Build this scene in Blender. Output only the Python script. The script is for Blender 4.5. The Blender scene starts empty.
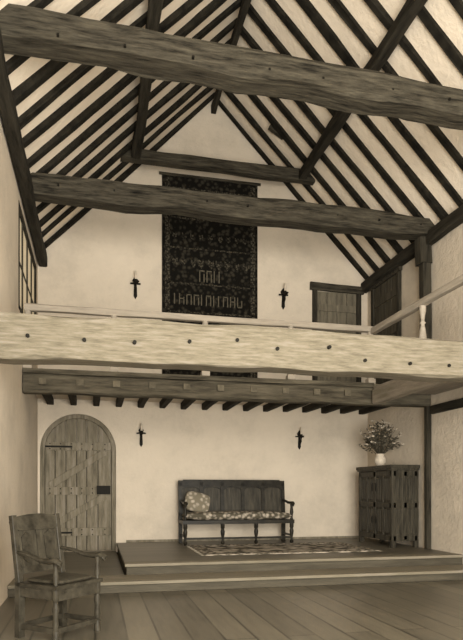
import bpy, math, random
from mathutils import Matrix, Vector, noise
random.seed(7)
S = bpy.context.scene
XL, XR, YB = -0.9, 4.83, 10.0
XC = (XL+XR)/2
ZE, ZA = 4.95, 7.86
SL = (ZA-ZE)/(XC-XL)

# ------------------------------------------------------------ materials
def newmat(name, rough=0.7):
    m = bpy.data.materials.new(name); m.use_nodes = True
    nt = m.node_tree; b = nt.nodes['Principled BSDF']
    b.inputs['Roughness'].default_value = rough
    b.inputs['Specular IOR Level'].default_value = 0.12
    return m, nt, b

def ramp(nt, fac, stops):
    r = nt.nodes.new('ShaderNodeValToRGB')
    e = r.color_ramp.elements
    while len(e) < len(stops): e.new(0.5)
    for i, (p, c) in enumerate(stops):
        e[i].position = p; e[i].color = (c[0], c[1], c[2], 1)
    nt.links.new(fac, r.inputs[0]); return r.outputs[0]

def coords(nt, scale=(1, 1, 1), rot=(0, 0, 0)):
    tc = nt.nodes.new('ShaderNodeTexCoord'); mp = nt.nodes.new('ShaderNodeMapping')
    mp.inputs['Scale'].default_value = scale; mp.inputs['Rotation'].default_value = rot
    nt.links.new(tc.outputs['Object'], mp.inputs[0]); return mp.outputs[0]

def noisetex(nt, vec, scale, detail=5, rough=0.6):
    n = nt.nodes.new('ShaderNodeTexNoise'); n.inputs['Scale'].default_value = scale
    n.inputs['Detail'].default_value = detail; n.inputs['Roughness'].default_value = rough
    nt.links.new(vec, n.inputs['Vector']); return n.outputs['Fac']

def bump(nt, b, h, strength=0.3, dist=0.02):
    bp = nt.nodes.new('ShaderNodeBump'); bp.inputs['Strength'].default_value = strength
    bp.inputs['Distance'].default_value = dist
    nt.links.new(h, bp.inputs['Height']); nt.links.new(bp.outputs[0], b.inputs['Normal'])

def sep(v):   # sepia colour of given linear luminance
    return (v*1.09, v*0.95, v*(0.68 if v < .2 else 0.76))

def wood(name, lo, hi, axis='x', rough=0.65, sc=1.0, bs=0.4):
    m, nt, b = newmat(name, rough)
    s = {'x': (1, 9, 9), 'y': (9, 1, 9), 'z': (9, 9, 1), 'n': (4, 4, 4)}[axis]
    v = coords(nt, s)
    f = noisetex(nt, v, 1.8*sc, 8, 0.7)
    mid = (lo+hi)/2
    c = ramp(nt, f, [(0.33, sep(lo)), (0.5, sep(mid)), (0.68, sep(hi))])
    nt.links.new(c, b.inputs['Base Color']); bump(nt, b, f, bs, 0.02)
    return m

def plaster(name, v, var=0.14, sc=1.2):
    m, nt, b = newmat(name, 0.9)
    co = coords(nt)
    f = noisetex(nt, co, sc, 9, 0.72); f2 = noisetex(nt, co, 11, 6, 0.65)
    c = ramp(nt, f, [(0.3, sep(v*(1-var))), (0.5, sep(v)), (0.72, sep(v*(1+var*0.5)))])
    nt.links.new(c, b.inputs['Base Color']); bump(nt, b, f2, 0.5, 0.03)
    return m

def plain(name, v, rough=0.6, metal=0):
    m, nt, b = newmat(name, rough); c = sep(v)
    f = noisetex(nt, coords(nt), 20, 3)
    cc = ramp(nt, f, [(0.3, sep(v*0.8)), (0.7, sep(v*1.15))])
    nt.links.new(cc, b.inputs['Base Color']); b.inputs['Metallic'].default_value = metal
    return m

M_beam = wood('dark_oak_beam', 0.006, 0.075, 'x', .85, 1.6, .8)
M_beamy = wood('dark_oak_beam_y', 0.006, 0.04, 'y', .85)
M_post = wood('dark_oak_post', 0.010, 0.055, 'z', .85)
M_raft = wood('rafter_oak', 0.004, 0.024, 'n', .9)
M_light = wood('pale_oak_beam', 0.095, 0.205, 'x', 0.85, 2.4, .5)
M_lighty = wood('pale_oak_beam_y', 0.16, 0.30, 'y', 0.8)
M_rail = wood('pale_oak_rail', 0.24, 0.38, 'x', 0.6)
M_raily = wood('pale_oak_rail_y', 0.24, 0.38, 'y', 0.6)
M_mid = wood('mid_oak_beam', 0.025, 0.12, 'x', .8)
M_joist = wood('joist_end_oak', 0.06, 0.15, 'n', .8)
M_door = wood('door_oak', 0.09, 0.25, 'z', 0.75)
M_doord = wood('door_oak_dark', 0.03, 0.085, 'z', 0.7)
M_furn = wood('furniture_oak', 0.008, 0.028, 'n', 0.38, 1.5, 0.15)
M_furn2 = wood('cupboard_oak', 0.014, 0.06, 'z', 0.45, 1.5, 0.2)
M_iron = plain('wrought_iron', 0.010, 0.6, 0.2)
M_wax = plain('candle_wax', 0.55, 0.5)
M_plas = plaster('wall_plaster', 0.54, .2, .9)
M_roof = plaster('roof_plaster', 0.72, 0.10)
M_pot = plain('glazed_pot', 0.50, 0.3)
M_leaf = plain('leaf', 0.075, 0.6)
M_petal = plain('petal', 0.45, 0.6)

def planks(name, lo, hi, w, rotz, rough, spec=0.4, mortar=.006):
    m, nt, b = newmat(name, rough)
    b.inputs['Specular IOR Level'].default_value = spec
    v = coords(nt, (1, 1, 1), (0, 0, rotz))
    br = nt.nodes.new('ShaderNodeTexBrick'); br.offset = 0.37
    br.inputs['Scale'].default_value = 1.0; br.inputs['Mortar Size'].default_value = mortar
    br.inputs['Brick Width'].default_value = 3.2; br.inputs['Row Height'].default_value = w
    br.inputs['Color1'].default_value = (0.2, 0.2, 0.2, 1)
    br.inputs['Color2'].default_value = (0.8, 0.8, 0.8, 1)
    br.inputs['Mortar'].default_value = (0, 0, 0, 1)
    nt.links.new(v, br.inputs['Vector'])
    g = nt.nodes.new('ShaderNodeMapping'); g.inputs['Scale'].default_value = (1.2, 12, 1)
    nt.links.new(v, g.inputs[0])
    f = noisetex(nt, g.outputs[0], 1.5, 6)
    mx = nt.nodes.new('ShaderNodeMix'); mx.data_type = 'FLOAT'
    mx.inputs[0].default_value = 0.5
    nt.links.new(br.outputs['Color'], mx.inputs[2]); nt.links.new(f, mx.inputs[3])
    c = ramp(nt, mx.outputs[0], [(0.24, sep(lo*0.4)), (0.34, sep(lo)), (0.7, sep(hi))])
    nt.links.new(c, b.inputs['Base Color']); bump(nt, b, mx.outputs[0], 0.1, 0.01)
    return m
M_floor = planks('floor_boards', 0.07, 0.13, 0.24, math.radians(90), 0.36, 0.5, .009)
M_dais = planks('dais_boards', 0.07, 0.13, 0.2, 0, 0.45)
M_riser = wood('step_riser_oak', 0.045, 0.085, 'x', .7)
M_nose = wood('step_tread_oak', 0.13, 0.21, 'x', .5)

def floral(name, lo, hi, sc, thr=0.5):
    m, nt, b = newmat(name, 0.95)
    v = coords(nt)
    vo = nt.nodes.new('ShaderNodeTexVoronoi'); vo.inputs['Scale'].default_value = sc
    nt.links.new(v, vo.inputs['Vector'])
    n = noisetex(nt, v, sc*1.3, 4, 0.7)
    mx = nt.nodes.new('ShaderNodeMix'); mx.data_type = 'FLOAT'; mx.inputs[0].default_value = 0.5
    nt.links.new(vo.outputs['Distance'], mx.inputs[2]); nt.links.new(n, mx.inputs[3])
    c = ramp(nt, mx.outputs[0], [(thr-0.13, sep(hi)), (thr, sep((lo+hi)/2)), (thr+0.08, sep(lo))])
    nt.links.new(c, b.inputs['Base Color']); bump(nt, b, n, 0.2, 0.01)
    return m
M_cush = floral('cushion_tapestry', 0.07, 0.38, 15, 0.45)
M_pill = floral('pillow_cloth', 0.16, 0.42, 14, 0.42)
M_rug = floral('rug_wool', 0.07, 0.42, 7, 0.5)
M_rugb = floral('rug_border', 0.07, 0.46, 18, 0.48)
M_hang = floral('hanging_ground', 0.005, 0.032, 13, 0.42)
M_hangm = floral('hanging_motif', 0.012, 0.075, 30, 0.45)
M_hangl = plain('hanging_letter', 0.10, 0.95)

def glassmat():
    m = bpy.data.materials.new('obscured_window_glass'); m.use_nodes = True
    nt = m.node_tree; nt.nodes.clear()
    out = nt.nodes.new('ShaderNodeOutputMaterial'); mx = nt.nodes.new('ShaderNodeMixShader')
    d = nt.nodes.new('ShaderNodeBsdfDiffuse'); t = nt.nodes.new('ShaderNodeBsdfTranslucent')
    d.inputs[0].default_value = (*sep(.8), 1); t.inputs[0].default_value = (.98, .94, .82, 1)
    mx.inputs[0].default_value = .5
    nt.links.new(d.outputs[0], mx.inputs[1]); nt.links.new(t.outputs[0], mx.inputs[2]); nt.links.new(mx.outputs[0], out.inputs[0])
    return m
M_glass = glassmat()

# ------------------------------------------------------------ builder
class B:
    def __init__(s, name, M=None):
        s.n = name; s.v = []; s.f = []; s.mi = []; s.sm = []; s.m = []; s.M = M or Matrix()
    def add(s, vs, fs, mat, smooth=False, M=None):
        T = s.M @ M if M is not None else s.M
        o = len(s.v); s.v += [T @ Vector(v) for v in vs]
        if mat not in s.m: s.m.append(mat)
        k = s.m.index(mat)
        for f in fs:
            s.f.append([i+o for i in f]); s.mi.append(k); s.sm.append(smooth)
    def box(s, x0, x1, y0, y1, z0, z1, mat, M=None):
        vs = [(x0,y0,z0),(x1,y0,z0),(x1,y1,z0),(x0,y1,z0),(x0,y0,z1),(x1,y0,z1),(x1,y1,z1),(x0,y1,z1)]
        s.add(vs, [(0,3,2,1),(4,5,6,7),(0,1,5,4),(1,2,6,5),(2,3,7,6),(3,0,4,7)], mat, False, M)
    def beam(s, p0, p1, w, h, mat, up=(0,0,1), jit=0.0, seg=None, ch=0.12):
        p0 = Vector(p0); p1 = Vector(p1); a = p1-p0; L = a.length; a.normalize()
        up = Vector(up); up = (up - a*up.dot(a)).normalized(); sd = a.cross(up)
        n = seg or (max(1, int(L/0.25)) if jit else 1)
        c = min(w, h)*ch; W = w/2; H = h/2
        prof = [(-W+c,-H),(W-c,-H),(W,-H+c),(W,H-c),(W-c,H),(-W+c,H),(-W,H-c),(-W,-H+c)]
        vs = []; off = random.random()*100
        for i in range(n+1):
            ctr = p0 + a*(L*i/n)
            for j, (x, y) in enumerate(prof):
                q = Vector((i*0.35+off, j//2*3.3, off))
                r = noise.noise(q)*jit; r2 = noise.noise(q+Vector((0, 50, 0)))*jit
                vs.append(ctr + sd*(x+r) + up*(y+r2))
        fs = []
        for i in range(n):
            for j in range(8):
                k = (j+1) % 8
                fs.append((i*8+j, i*8+k, (i+1)*8+k, (i+1)*8+j))
        fs.append(tuple(range(7, -1, -1))); fs.append(tuple(n*8+j for j in range(8)))
        s.add(vs, fs, mat)
    def lathe(s, prof, c, mat, n=14, M=None, sm=True):
        vs = []; fs = []
        for r, z in prof:
            for i in range(n):
                t = 2*math.pi*i/n; vs.append((c[0]+r*math.cos(t), c[1]+r*math.sin(t), c[2]+z))
        k = len(prof)
        for a in range(k-1):
            for i in range(n):
                j = (i+1) % n; fs.append((a*n+i, a*n+j, (a+1)*n+j, (a+1)*n+i))
        s.add(vs, fs, mat, sm, M)
        s.add(vs[:n], [tuple(range(n-1, -1, -1))], mat, False, M)
        s.add(vs[-n:], [tuple(range(n))], mat, False, M)
    def prism(s, pts, y0, y1, mat, M=None):   # polygon in XZ extruded along Y
        n = len(pts)
        vs = [(x, y0, z) for x, z in pts] + [(x, y1, z) for x, z in pts]
        fs = [tuple(range(n)), tuple(range(2*n-1, n-1, -1))]
        for i in range(n):
            j = (i+1) % n; fs.append((i, i+n, j+n, j))
        s.add(vs, fs, mat, False, M)
    def sweep(s, pts, r, mat, n=8, M=None, flat=1.0):
        P = [Vector(p) for p in pts]; vs = []; fs = []
        for i, p in enumerate(P):
            a = (P[min(i+1, len(P)-1)] - P[max(i-1, 0)]).normalized()
            u = Vector((0, 0, 1)) if abs(a.z) < .9 else Vector((1, 0, 0))
            sd = a.cross(u).normalized(); u = sd.cross(a)
            rr = r[i] if isinstance(r, (list, tuple)) else r
            for k in range(n):
                t = 2*math.pi*k/n; vs.append(p + sd*math.cos(t)*rr + u*math.sin(t)*rr*flat)
        for i in range(len(P)-1):
            for k in range(n):
                j = (k+1) % n; fs.append((i*n+k, i*n+j, (i+1)*n+j, (i+1)*n+k))
        fs.append(tuple(range(n-1, -1, -1))); fs.append(tuple((len(P)-1)*n+k for k in range(n)))
        s.add(vs, fs, mat, True, M)
    def pillow(s, c, sx, sy, sz, mat, M=None, e=0.35, n=14, m=8):
        vs = []; fs = []
        sg = lambda v, p: math.copysign(abs(v)**p, v)
        for i in range(m+1):
            ph = -math.pi/2 + math.pi*i/m
            for j in range(n*2):
                t = math.pi*j/n
                vs.append((c[0]+sx*sg(math.cos(ph), .6)*sg(math.cos(t), e),
                           c[1]+sy*sg(math.cos(ph), .6)*sg(math.sin(t), e), c[2]+sz*sg(math.sin(ph), .8)))
        N = n*2
        for i in range(m):
            for j in range(N):
                k = (j+1) % N; fs.append((i*N+j, i*N+k, (i+1)*N+k, (i+1)*N+j))
        s.add(vs, fs, mat, True, M)
    def done(s, bevel=0):
        import bmesh
        me = bpy.data.meshes.new(s.n); me.from_pydata([tuple(v) for v in s.v], [], s.f)
        for m in s.m: me.materials.append(m)
        for p, k, sm in zip(me.polygons, s.mi, s.sm): p.material_index = k; p.use_smooth = sm
        bm = bmesh.new(); bm.from_mesh(me); bmesh.ops.recalc_face_normals(bm, faces=bm.faces); bm.to_mesh(me); bm.free()
        me.update()
        o = bpy.data.objects.new(s.n, me); S.collection.objects.link(o)
        if bevel:
            md = o.modifiers.new('bevel', 'BEVEL'); md.width = bevel; md.segments = 2; md.limit_method = 'ANGLE'
        return o

# ------------------------------------------------------------ room shell
b = B('floor'); b.box(XL-.2, XR+.2, -1.5, YB+.3, -0.15, 0, M_floor); b.done()

# door arch constants
DC, DR, DZ0 = -0.265, 0.60, 0.13
DSP = 2.37-DR
def arch(cx, r, z0, zs, n=20):
    return [(cx-r, z0), (cx+r, z0)] + [(cx+r*math.cos(t*math.pi/n), zs+r*math.sin(t*math.pi/n)) for t in range(n+1)]
b = B('wall_back')
b.prism([(XL-.2, 0), (XR+.2, 0), (XR+.2, ZE-.2*SL), (XC, ZA+.05), (XL-.2, ZE-.2*SL)], YB, YB+.3, M_plas)
wall = b.done()
c = B('cutter'); c.prism(arch(DC, DR, DZ0, DSP), YB-.2, YB+.14, M_plas); cut = c.done()
md = wall.modifiers.new('cut', 'BOOLEAN'); md.object = cut; md.operation = 'DIFFERENCE'; md.solver = 'EXACT'
bpy.context.view_layer.objects.active = wall
try:
    bpy.ops.object.modifier_apply(modifier='cut')
except Exception as ex:
    print('bool', ex)
bpy.data.objects.remove(cut)

WIN = [(7.55, 9.75)]; WZ = (3.32, 4.62)
b = B('wall_left')
b.box(XL-.2, XL, -1.5, YB, 0, WZ[0], M_plas); b.box(XL-.2, XL, -1.5, YB, WZ[1], ZE-.02, M_plas)
ys = [-1.5, WIN[0][0], WIN[0][1], YB]
for i in (0, 2): b.box(XL-.2, XL, ys[i], ys[i+1], WZ[0], WZ[1], M_plas)
b.done()
b = B('wall_right'); b.box(XR, XR+.2, -1.5, YB, 0, ZE-.02, M_plas); b.done()

for i, (y0, y1) in enumerate(WIN):
    b = B('window_%d' % (i+1)); z0, z1 = WZ
    x = XL-.03
    for (a, c2) in ((y0, y0+.09), (y1-.06, y1)): b.box(x-.05, x+.035, a, c2, z0, z1, M_post)
    for (a, c2) in ((z0, z0+.06), (z1-.06, z1)): b.box(x-.05, x+.035, y0, y1, a, c2, M_post)
    b.box(x-.004, x+.004, y0+.03, y1-.03, z0+.03, z1-.03, M_glass)
    n = 4
    for k in range(1, n):
        y = y0+(y1-y0)*k/n; b.box(x-.02, x+.02, y-.03, y+.03, z0, z1, M_post)
    b.box(x-.01, x+.014, y0, y1, (z0+z1)/2-.015, (z0+z1)/2+.015, M_post)
    b.done()

# roof plaster
b = B('ceiling')
t = 0.12
for sgn in (-1, 1):
    xe = XC+sgn*(XC-XL+.3); ze = ZE-.3*SL
    pts = [(XC, ZA), (xe, ze), (xe, ze+t*1.4), (XC, ZA+t*1.4)]
    b.prism(pts, -1.5, YB+.3, M_roof)
b.done()

b = B('roof_rafters')
nrm = Vector((math.sin(math.atan(SL)), 0, -math.cos(math.atan(SL))))
y = 9.94; RH = .055
while y > -1.4:
    for sgn in (-1, 1):
        nn = Vector((-sgn*nrm.x, 0, nrm.z))
        dy = random.uniform(-.025, .025)
        p0 = Vector((XC+sgn*(XC-XL+.02), y+dy, ZE-.02*SL)) + nn*(RH/2-.005)
        p1 = Vector((XC-sgn*.0, y+random.uniform(-.02, .02), ZA)) + nn*(RH/2-.005)
        b.beam(p0, p1, random.uniform(.09, .12), RH, M_raft, up=nn, jit=.03, seg=9)
    y -= .41
b.done()

def zr(x): return ZE + SL*((XC-XL)-abs(x-XC))
for px in (.62, 2*XC-.62):
    b = B('purlin'); z = zr(px)-.20
    b.beam((px, -1.4, z), (px, 9.24, z), .13, .15, M_beamy, up=(0, 0, 1), jit=.03); b.done()
b = B('ridge_beam'); b.beam((XC, -1.4, ZA-.22), (XC, YB-.01, ZA-.22), .08, .15, M_beamy, jit=.02); b.done()

for yy, w, h, dl in ((5.35, .27, .25, .10), (7.9, .27, .27, 0)):
    b = B('tie_beam'); b.beam((XL-.05, yy, 4.83+h/2+dl), (XR+.05, yy, 4.83+h/2), w, h, M_beam, jit=.045, seg=26, ch=.1)
    for k in range(9):
        px = XL+.5+k*.62+random.uniform(-.1, .1); b.box(px-.01, px+.01, yy-w/2-.02, yy-w/2+.02, 4.95, 4.97, M_iron)
    b.done()
b = B('collar_beam'); b.beam((.38, 9.35, 6.33), (2*XC-.38, 9.35, 6.33), .16, .17, M_beam, jit=.03)
b.done()
for x in (XL+.08, XR-.08):
    b = B('wall_plate'); b.beam((x, -1.4, 4.80), (x, YB-.01, 4.80), .13, .17, M_beamy, jit=.02); b.done()

# truss post, right wall
x, sx = XR-.095, -1
b = B('truss_post')
b.beam((x, 7.9, 2.67), (x, 7.9, 4.82), .13, .15, M_post, up=(0, 1, 0), jit=.02)
b.beam((x+sx*.02, 7.9, 4.45), (x+sx*.04, 7.9, 4.82), .2, .2, M_post, up=(0, 1, 0), jit=.02)
b.done()
b = B('wall_post'); b.beam((x+.04, 7.9, .262), (x+.04, 7.9, 2.36), .07, .08, M_post, up=(0, 1, 0), jit=.012); b.done()
b = B('wall_rail_timber')
b.beam((XR-.03, 5.4, 2.30), (XR-.03, 7.82, 2.30), .05, .12, M_beamy, jit=.008)
b.done()
b = B('roof_brace')
b.beam((3.66, 9.25, 6.50), (2.75, 9.25, 7.02), .09, .1, M_beam, jit=.02); b.done()

# ------------------------------------------------------------ dais
b = B('dais_steps')
e = .003
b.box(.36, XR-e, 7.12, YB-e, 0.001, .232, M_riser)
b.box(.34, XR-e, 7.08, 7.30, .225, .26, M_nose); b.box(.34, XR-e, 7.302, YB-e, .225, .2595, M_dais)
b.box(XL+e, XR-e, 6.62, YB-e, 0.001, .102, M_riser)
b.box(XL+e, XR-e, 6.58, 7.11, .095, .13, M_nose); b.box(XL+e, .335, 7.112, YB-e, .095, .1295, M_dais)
b.done(.006)
b = B('baseboard_back'); b.box(.5, XR-.02, YB-.015, YB, .26, .30, M_door); b.done()

# ------------------------------------------------------------ arched door
b = B('door_1'); yF = YB+.06
n = 6; R = DR-.07
ring_o = [(DC+(DR-.004)*math.cos(t*math.pi/24), DSP+(DR-.004)*math.sin(t*math.pi/24)) for t in range(25)]
ring_i = [(DC+R*math.cos(t*math.pi/24), DSP+R*math.sin(t*math.pi/24)) for t in range(25)]
for k in range(24):
    b.prism([ring_o[k], ring_o[k+1], ring_i[k+1], ring_i[k]], yF-.05, yF+.07, M_door)
b.box(DC-DR+.004, DC-R, yF-.05, yF+.07, DZ0, DSP, M_door); b.box(DC+R, DC+DR-.004, yF-.05, yF+.07, DZ0, DSP, M_door)
ed = [-R, -.37, -.2, -.03, .13, .31, R]
for k in range(6):
    a, c2 = ed[k]+.006, ed[k+1]-.006
    pts = [(DC+a, DZ0+.005), (DC+c2, DZ0+.005)]
    for q in range(7):
        xx = c2+(a-c2)*q/6; pts.append((DC+xx, DSP+math.sqrt(max(0, R*R-xx*xx))-.001))
    b.prism(pts, yF, yF+.03, M_door)
b.box(DC-R, DC+R, yF+.03, yF+.06, DZ0, DSP, M_iron)
for z in (.38, 1.05, 1.78): b.box(DC-R+.01, DC+R-.01, yF-.03, yF+.0, z, z+.13, M_door)
b.beam((DC-R+.08, yF-.012, .53), (DC+R-.1, yF-.012, 1.03), .025, .11, M_door)
b.beam((DC-R+.08, yF-.012, 1.2), (DC+R-.1, yF-.012, 1.76), .025, .11, M_door)
b.box(DC+R-.24, DC+R-.02, yF-.06, yF-.0, 1.06, 1.20, M_iron)
for z in (.42, 1.82):
    b.box(DC-R, DC-.1, yF-.035, yF-.02, z, z+.03, M_iron)
for z in (.40, .48, 1.08, 1.15, 1.8, 1.88):
    for k in range(6):
        xx = DC+(ed[k]+ed[k+1])/2; b.lathe([(.012, 0), (.006, .012)], (0, 0, 0), M_iron, 6, Matrix.Translation((xx, yF-.028, z)) @ Matrix.Rotation(math.pi/2, 4, 'X'))
b.done(.003)

# upper doors
def plank_door(name, w, h, M, mat, npl=4):
    b = B(name, M)
    b.box(-w/2-.08, -w/2, -.06, -.001, 0, h+.02, M_post); b.box(w/2, w/2+.08, -.06, -.001, 0, h+.02, M_post)
    b.beam((-w/2-.13, -.045, h+.08), (w/2+.13, -.045, h+.06), .06, .13, M_beam, jit=.01)
    for k in range(npl):
        a = -w/2+w*k/npl; b.box(a+.006, a+w/npl-.006, -.03, -.002, .01, h, mat)
    for z in (.3, 1.05, h-.35): b.box(-w/2+.02, w/2-.02, -.05, -.03, z, z+.12, mat)
    b.lathe([(.02, 0), (.02, .03), (.03, .04), (.015, .06)], (0, 0, 0), M_iron, 8, Matrix.Translation((-w/2+.08, -.03, 1.0)) @ Matrix.Rotation(math.pi/2, 4, 'X'))
    return b.done(.004)
plank_door('door_2', .76, 2.0, Matrix.Translation((4.22, YB-.002, 2.665)), wood('upper_door_oak', .07, .18, 'z'))
plank_door('door_3', .82, 2.0, Matrix.Translation((XR-.002, 9.25, 2.665)) @ Matrix.Rotation(-math.pi/2, 4, 'Z'), M_doord)

# ------------------------------------------------------------ gallery
b = B('gallery_floor')
b.box(XL+.002, XR-.002, 7.9, YB-.002, 2.615, 2.66, M_door)
k = XL+.2
while k < XR-.1:
    b.beam((k, 8.09, 2.555), (k, YB-.005, 2.555), .10, .115, M_beamy, jit=.01); k += .36
b.box(XL+.002, XR-.002, 8.1, YB-.002, 2.60, 2.615, M_plas)
b.done()
b = B('gallery_front_beam')
b.beam((XL+.01, 7.98, 2.485), (XR-.01, 7.98, 2.485), .2, .24, M_mid, jit=.02, seg=24)
k = XL+.25
while k < 3.85:
    b.box(k-.045, k+.045, 7.85, 7.90, 2.465, 2.545, M_joist); k += .46
b.box(XL+.01, 3.9, 7.86, 8.06, 2.605, 2.665, M_mid)
b.done()
b = B('bressumer_beam')
b.beam((XL, 5.36, 2.425), (XR, 5.36, 2.425), .26, .37, M_light, jit=.03, seg=28, ch=.07)
for k in range(13):
    px = XL+.35+k*.44+random.uniform(-.05, .05)
    b.lathe([(.017, 0), (.017, .035)], (0, 0, 0), M_iron, 8, Matrix.Translation((px, 5.24, 2.40+random.uniform(-.06, .09))) @ Matrix.Rotation(math.pi/2, 4, 'X'))
b.done()
b = B('gallery_side_floor')
b.box(3.86, XR-.002, 5.51, 7.80, 2.52, 2.60, M_lighty)
b.beam((3.9, 5.51, 2.46), (3.9, 7.80, 2.46), .12, .2, M_lighty, jit=.01)
b.done()

bal = [(.05, 0), (.05, .12), (.03, .13), (.024, .17), (.040, .28), (.048, .36), (.036, .46), (.022, .52), (.04, .54), (.022, .56), (.03, .64), (.04, .68), (.04, .76)]
b = B('gallery_railing')
b.beam((XL+.02, 7.98, 3.46), (3.95, 7.98, 3.46), .09, .085, M_rail, jit=.012)
for k in (-.84, .24, 1.46, 2.68, 3.90):
    b.box(k-.055, k+.055, 7.925, 8.035, 2.665, 2.74, M_rail); b.lathe(bal, (k, 7.98, 2.68), M_rail)
b.done()
b = B('gallery_railing')
b.beam((3.92, 7.92, 3.43), (3.92, 5.51, 3.43), .09, .085, M_raily, jit=.012)
for y in (6.6, 5.6):
    b.box(3.865, 3.975, y-.055, y+.055, 2.602, 2.68, M_rail); b.lathe(bal, (3.92, y, 2.64), M_rail)
b.done()

# ------------------------------------------------------------ wall hanging
b = B('wall_hanging')
hx0, hx1, hz0, hz1 = 1.09, 2.75, 2.672, 6.42
yh = YB-.03
n = 24; vs = []; fs = []
for j in range(2):
    for i in range(n+1):
        x = hx0+(hx1-hx0)*i/n; vs.append((x, yh+.008*math.sin(i*1.1), hz0 if j == 0 else hz1))
for i in range(n): fs.append((i, i+1, n+2+i, n+1+i))
b.add(vs, fs, M_hang, True)
yq = yh-.012
def q(xa, xb, za, zb, m): b.box(xa, xb, yq-.004, yq, za, zb, m)
for za in (2.85, 3.05, 3.9, 4.12, 4.6, 5.2, 5.7, 6.2): q(hx0+.08, hx1-.08, za, za+.025, M_hangm)
q(hx0+.05, hx0+.13, hz0+.05, hz1-.05, M_hangm); q(hx1-.13, hx1-.05, hz0+.05, hz1-.05, M_hangm)
for row, z in enumerate((3.3, 3.65, 4.95, 5.4, 5.9)):
    for k in range(9):
        x = hx0+.22+k*.153+random.uniform(-.02, .02); s_ = random.uniform(.6, 1.05)
        b.prism([(x-.055*s_, z), (x, z-.07*s_), (x+.055*s_, z), (x+.04*s_, z+.1*s_), (x, z+.06*s_), (x-.055*s_, z+.1*s_)], yq-.004, yq, M_hangm)
random.seed(3)
def letters(x, xe, z, h):
    while x < xe:
        w = random.choice((.05, .09, .09))
        q(x, x+.016, z, z+h, M_hangl)
        if w > .06:
            q(x+w-.016, x+w, z, z+h*random.choice((.7, 1)), M_hangl)
            zz = z+random.choice((0, h*.5, h-.02)); q(x, x+w, zz, zz+.016, M_hangl)
        x += w+.035
letters(hx0+.2, hx1-.25, 4.26, .18); letters(1.72, 2.1, 4.66, .2)
b.beam((hx0-.05, yh-.01, hz1+.01), (hx1+.05, yh-.01, hz1+.01), .03, .04, M_beam)
b.done()

# ------------------------------------------------------------ sconces
def sconce(x, z, s=1.0):
    b = B('wall_sconce', Matrix.Translation((x, YB, z)) @ Matrix.Scale(s, 4))
    b.prism([(-.03, -.2), (0, -.25), (.03, -.2), (.022, 0), (.05, .06), (0, .13), (-.05, .06), (-.022, 0)], -.02, -.001, M_iron)
    b.sweep([(0, -.01, -.12), (0, -.07, -.14), (0, -.12, -.1), (0, -.13, -.02)], .012, M_iron)
    b.box(-.085, .085, -.035, -.015, -.01, .015, M_iron)
    b.lathe([(.012, -.03), (.045, -.01), (.06, .01), (.05, .012), (.022, .012), (.022, .04)], (0, -.13, 0), M_iron, 12)
    b.lathe([(.02, .02), (.02, .17), (.009, .18)], (0, -.13, 0), M_wax, 10)
    b.done()
sconce(.65, 4.55); sconce(3.22, 4.55); sconce(.745, 2.07, .9); sconce(3.52, 2.07, .9)

# ------------------------------------------------------------ settle
Z0 = .26
b = B('settle_bench', Matrix.Translation((1.335, 9.2, Z0)))
L = 1.83; D = .55
tl = Matrix.Translation((0, D-.04, .38)) @ Matrix.Rotation(math.radians(-6), 4, 'X') @ Matrix.Translation((0, -D+.04, -.38))
bb = lambda *a: b.box(*a, M_furn, tl)
bb(0, L, D-.06, D-.015, .94, 1.03); bb(0, L, D-.06, D-.015, .42, .50)
bb(.08, L-.08, D-.05, D-.03, 1.03, 1.045)
b.box(0, L, D-.035, D-.02, .5, .95, M_furn2, tl)
for k in range(6):
    x = (L-.06)*k/5; bb(x, x+.06, D-.06, D-.015, .3, 1.0)
    if k < 5:
        w = (L-.06)/5-.06; a = x+.06
        pts = [(a, .95), (a, .86)]+[(a+w/2-w/2*math.cos(t*math.pi/10), .86+.06*math.sin(t*math.pi/10)) for t in range(11)]+[(a+w, .95)]
        b.prism(pts, D-.055, D-.03, M_furn, tl)
for x in (.0, L-.06): b.box(x, x+.06, D-.06, D, 0, .45, M_furn)
b.box(0, L, .02, D-.02, .33, .39, M_furn)
leg = [(.018, 0), (.03, .015), (.034, .04), (.02, .06), (.018, .1), (.032, .17), (.036, .21), (.024, .25), (.034, .27), (.034, .34)]
for x in (.04, .64, 1.19, L-.04): b.lathe(leg, (x, .05, 0), M_furn)
for x in (.04, L-.04):
    b.lathe([(.03, 0), (.02, .03), (.02, .06), (.032, .12), (.02, .2), (.028, .26)], (x, .05, .39), M_furn)
    b.sweep([(x, D-.08, .70), (x, .35, .685), (x, .2, .66), (x, .08, .665), (x, -.0, .665), (x, -.04, .64), (x, -.03, .61)], [.024, .026, .03, .034, .034, .028, .02], M_furn, 8, None, .7)
b.box(.04, L-.04, .04, .065, .09, .12, M_furn)
for x in (.03, L-.05): b.box(x, x+.03, .05, D-.05, .12, .15, M_furn)
b.pillow((L/2, .25, .455), L/2-.03, .27, .075, M_cush, None, .2)
b.pillow((0, 0, 0), .21, .17, .06, M_pill, Matrix.Translation((.28, .33, .67)) @ Matrix.Rotation(math.radians(14), 4, 'Y') @ Matrix.Rotation(math.radians(68), 4, 'X'), .45)
b.done(.004)

# ------------------------------------------------------------ rug
b = B('rug'); rx0, rx1, ry0, ry1 = 1.42, 3.92, 7.74, 9.14
b.box(rx0, rx1, ry0, ry1, Z0+.001, Z0+.012, M_rug)
for r in ((rx0, rx1, ry0, ry0+.16), (rx0, rx1, ry1-.16, ry1), (rx0, rx0+.18, ry0+.16, ry1-.16), (rx1-.18, rx1, ry0+.16, ry1-.16)): b.box(*r, Z0+.012, Z0+.015, M_rugb)
k = ry0+.01
while k < ry1-.01:
    b.box(rx0-.05, rx0, k, k+.006, Z0+.001, Z0+.005, M_pill); b.box(rx1, rx1+.05, k, k+.006, Z0+.001, Z0+.005, M_pill); k += .025
b.done()

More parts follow.
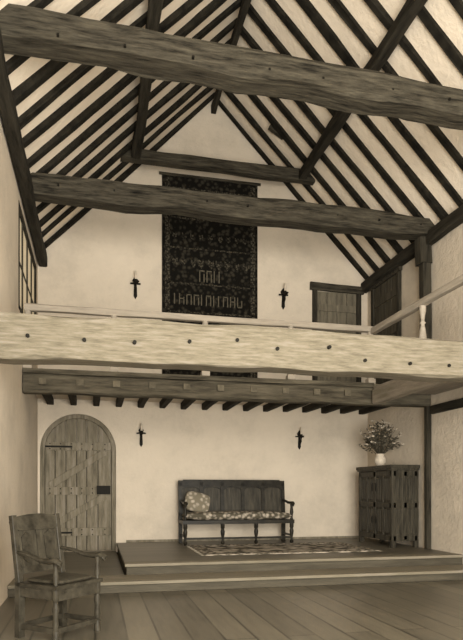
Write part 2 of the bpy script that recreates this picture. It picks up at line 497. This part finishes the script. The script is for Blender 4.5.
# ------------------------------------------------------------ cupboard
def RZ(a): return Matrix.Rotation(math.radians(a), 4, 'Z')
W, DP, H = 1.15, .45, 1.25
Mc = Matrix.Translation((4.33, 8.725, Z0)) @ RZ(-90)
b = B('cupboard', Mc)
b.box(-W/2+.01, W/2-.01, .02, DP-.01, .12, H-.05, M_furn2)
b.box(-W/2-.03, W/2+.03, -.035, DP, H-.05, H, M_furn2); b.box(-W/2-.015, W/2+.015, -.02, DP, H-.075, H-.05, M_furn2)
for x in (-W/2, W/2-.07):
    b.box(x, x+.07, 0, .07, 0, H-.06, M_furn2); b.box(x, x+.07, DP-.07, DP-.005, 0, H-.06, M_furn2)
b.box(-.035, .035, 0, .05, .1, H-.06, M_furn2)
for z in (.1, .60, H-.17): b.box(-W/2+.03, W/2-.03, .0, .05, z, z+.08, M_furn2)
def linen(x0, x1, z0, z1, M=None):
    n = 4
    for k in range(n):
        a = x0+(x1-x0)*(k+.2)/n; c2 = x0+(x1-x0)*(k+.8)/n
        b.prism([(a, z0+.03), (c2, z0+.03), (c2, z1-.03), ((a+c2)/2, z1-.012), (a, z1-.03)], .004, .03, M_furn2, M)
for zz in ((.19, .59), (.69, H-.18)):
    for (a, c2) in ((-W/2+.08, -W/4-.0), (-W/4+.03, -.045), (.045, W/4-.03), (W/4, W/2-.08)): linen(a, c2, *zz)
    for x in (-W/4+.015, W/4-.015): b.box(x-.02, x+.02, 0, .04, zz[0]-.01, zz[1]+.01, M_furn2)
for sx in (-1, 1):
    Ms = Matrix.Translation((sx*W/2, DP/2, 0)) @ RZ(-90 if sx < 0 else 90)
    for z in (.1, .60, H-.17): b.box(-DP/2+.03, DP/2-.03, .0, .04, z, z+.08, M_furn2, Ms)
    b.box(-.025, .025, 0, .035, .12, H-.1, M_furn2, Ms)
    for zz in ((.19, .59), (.69, H-.18)):
        linen(-DP/2+.07, -.03, *zz, Ms); linen(.03, DP/2-.07, *zz, Ms)
for x in (-.06, .06):
    b.box(x-.012, x+.012, -.012, 0, .85, .98, M_iron); b.box(x-.012, x+.012, -.012, 0, .35, .45, M_iron)
b.done(.003)

# ------------------------------------------------------------ flowers in vase
vz = Z0+H
b = B('flower_vase', Matrix.Translation((4.50, 8.86, vz)))
b.lathe([(.05, 0), (.055, .01), (.09, .06), (.095, .11), (.075, .16), (.06, .18), (.07, .205), (.06, .205), (.045, .18)], (0, 0, 0), M_pot, 20)
random.seed(11)
def leaf(p, d, l, w, mat):
    d = d.normalized(); s_ = d.cross(Vector((random.uniform(-1, 1), random.uniform(-1, 1), random.uniform(-1, 1)))).normalized()
    u = s_.cross(d)
    b.add([p, p+d*l*.4+s_*w, p+d*l+u*l*.1, p+d*l*.4-s_*w, p+d*l*.45+u*w*.4], [(0, 1, 4), (1, 2, 4), (2, 3, 4), (3, 0, 4)], mat)
for k in range(90):
    th = random.uniform(0, 6.28); el = random.uniform(.0, 1.15)
    rr = .05+.38*math.sin(el*1.3)*random.uniform(.5, 1); hh = .22+.48*math.cos(el*1.15)*random.uniform(.7, 1.1)
    tip = Vector((rr*math.cos(th)*.95, rr*math.sin(th), hh))
    if tip.x > .27: tip.x = .27
    base = Vector((.02*math.cos(th), .02*math.sin(th), .17))
    mid = base.lerp(tip, .5)+Vector((0, 0, .05))
    b.sweep([base, mid, tip], .003, M_leaf, 4)
    for j in range(5):
        p = base.lerp(tip, random.uniform(.35, 1)); d = Vector((random.uniform(-1, .8), random.uniform(-1, 1), random.uniform(-.2, 1)))
        leaf(p, d, random.uniform(.045, .08), .016, M_leaf)
    if k % 3 != 1:
        for j in range(9):
            a = j*.7; d = Vector((math.cos(a), math.sin(a), .5+.5*(j % 2)))
            leaf(tip, d, .033, .011, M_petal)
b.done()

# ------------------------------------------------------------ armchair
M_furn = wood('armchair_oak', 0.014, 0.05, 'n', 0.4, 1.5, 0.15)
Ma = Matrix.Translation((-.275, 4.86, 0)) @ RZ(48) @ Matrix.Diagonal((.88, .88, .96, 1))     # local front = -Y
b = B('armchair', Ma)
hw, hd = .255, .215; sh = .42
post = [(.030, 0), (.030, .09), (.019, .10), (.027, .14), (.020, .2), (.030, .26), (.020, .31), (.029, .33), (.029, sh)]
for sx in (-1, 1):
    x = sx*hw
    b.lathe(post, (x, -hd, 0), M_furn)
    b.lathe([(.026, 0), (.017, .02), (.026, .08), (.018, .15), (.024, .2)], (x, -hd, sh), M_furn)
    b.box(x-.03, x+.03, hd-.03, hd+.03, 0, sh+.02, M_furn)
    b.beam((x, hd, sh), (x, hd+.09, .97), .055, .05, M_furn, up=(0, 1, 0))
    b.sweep([(x, hd+.045, .68), (x*1.03, .1, .665), (x*1.06, -.05, .63), (x*1.08, -.16, .625), (x*1.08, -.245, .635), (x*1.08, -.285, .615), (x*1.06, -.28, .59)],
            [.022, .026, .031, .038, .040, .032, .02], M_furn, 10, None, .6)
    b.box(x-.018, x+.018, -hd, hd, .07, .11, M_furn); b.box(x-.02, x+.02, -hd, hd, sh-.09, sh-.01, M_furn)
for y in (-hd, hd):
    b.box(-hw, hw, y-.018, y+.018, .07, .11, M_furn); b.box(-hw, hw, y-.02, y+.02, sh-.10, sh-.01, M_furn)
b.box(-hw-.03, hw+.03, -hd-.04, hd+.02, sh-.01, sh+.02, M_furn)
b.pillow((0, -.01, sh+.035), hw-.02, hd-.01, .025, M_furn2, None, .3)
tb = Matrix.Translation((0, hd, sh)) @ Matrix.Rotation(math.radians(-9.3), 4, 'X')
b.box(-hw+.02, hw-.02, -.018, .018, .08, .14, M_furn, tb); b.box(-hw+.02, hw-.02, -.006, .01, .14, .47, M_furn2, tb)
pts = [(-hw-.02, .46), (-hw+.04, .43), (hw-.04, .43), (hw+.02, .46), (hw+.03, .51)]+[(hw+.01-(2*hw+.02)*t/16, .535+.03*abs(math.sin(t*math.pi/16))**.7) for t in range(17)]+[(-hw-.03, .51)]
b.prism(pts, -.022, .022, M_furn, tb)
b.box(-.02, .02, -.014, .0, .14, .45, M_furn, tb)
for xx in (-.13, .13): b.prism([(xx-.06, .2), (xx, .16), (xx+.06, .2), (xx+.06, .38), (xx, .42), (xx-.06, .38)], -.016, -.0, M_furn, tb)
b.done(.003)

# ------------------------------------------------------------ lights
def area(name, loc, target, sx, sy, p):
    l = bpy.data.lights.new(name, 'AREA'); l.shape = 'RECTANGLE'; l.size = sx; l.size_y = sy; l.energy = p
    l.color = (1, .96, .88)
    o = bpy.data.objects.new(name, l); S.collection.objects.link(o); o.location = loc
    o.rotation_euler = (Vector(target)-Vector(loc)).to_track_quat('-Z', 'Y').to_euler()
area('daylight_rear_window', (1.4, -1.2, 2.0), (2.2, 10, 1.9), 3.4, 2.4, 670)
area('roof_fill_light', (.2, -.6, 3.2), (3.4, 9, 6.0), 2.2, 2.0, 200)  # added fill lamp out of view, lights the roof; no window here
area('roof_uplight', (2.0, -.4, .45), (2.0, 6.8, 7.0), 4.5, 1.6, 370)  # added uplight near the floor, brightens the roof plaster; not a window
w = bpy.data.worlds.new('World'); S.world = w; w.use_nodes = True
bg = w.node_tree.nodes['Background']; bg.inputs[0].default_value = (1, .93, .78, 1); bg.inputs[1].default_value = .95

cam = bpy.data.cameras.new('camera'); co = bpy.data.objects.new('camera', cam); S.collection.objects.link(co)
co.location = (0, 0, 1.13); co.rotation_euler = (math.pi/2, 0, math.radians(-12.9))
cam.sensor_fit = 'AUTO'; cam.sensor_width = 36; cam.lens = 595/640*36; cam.shift_y = 170/640
S.camera = co
S.view_settings.view_transform = 'Standard'
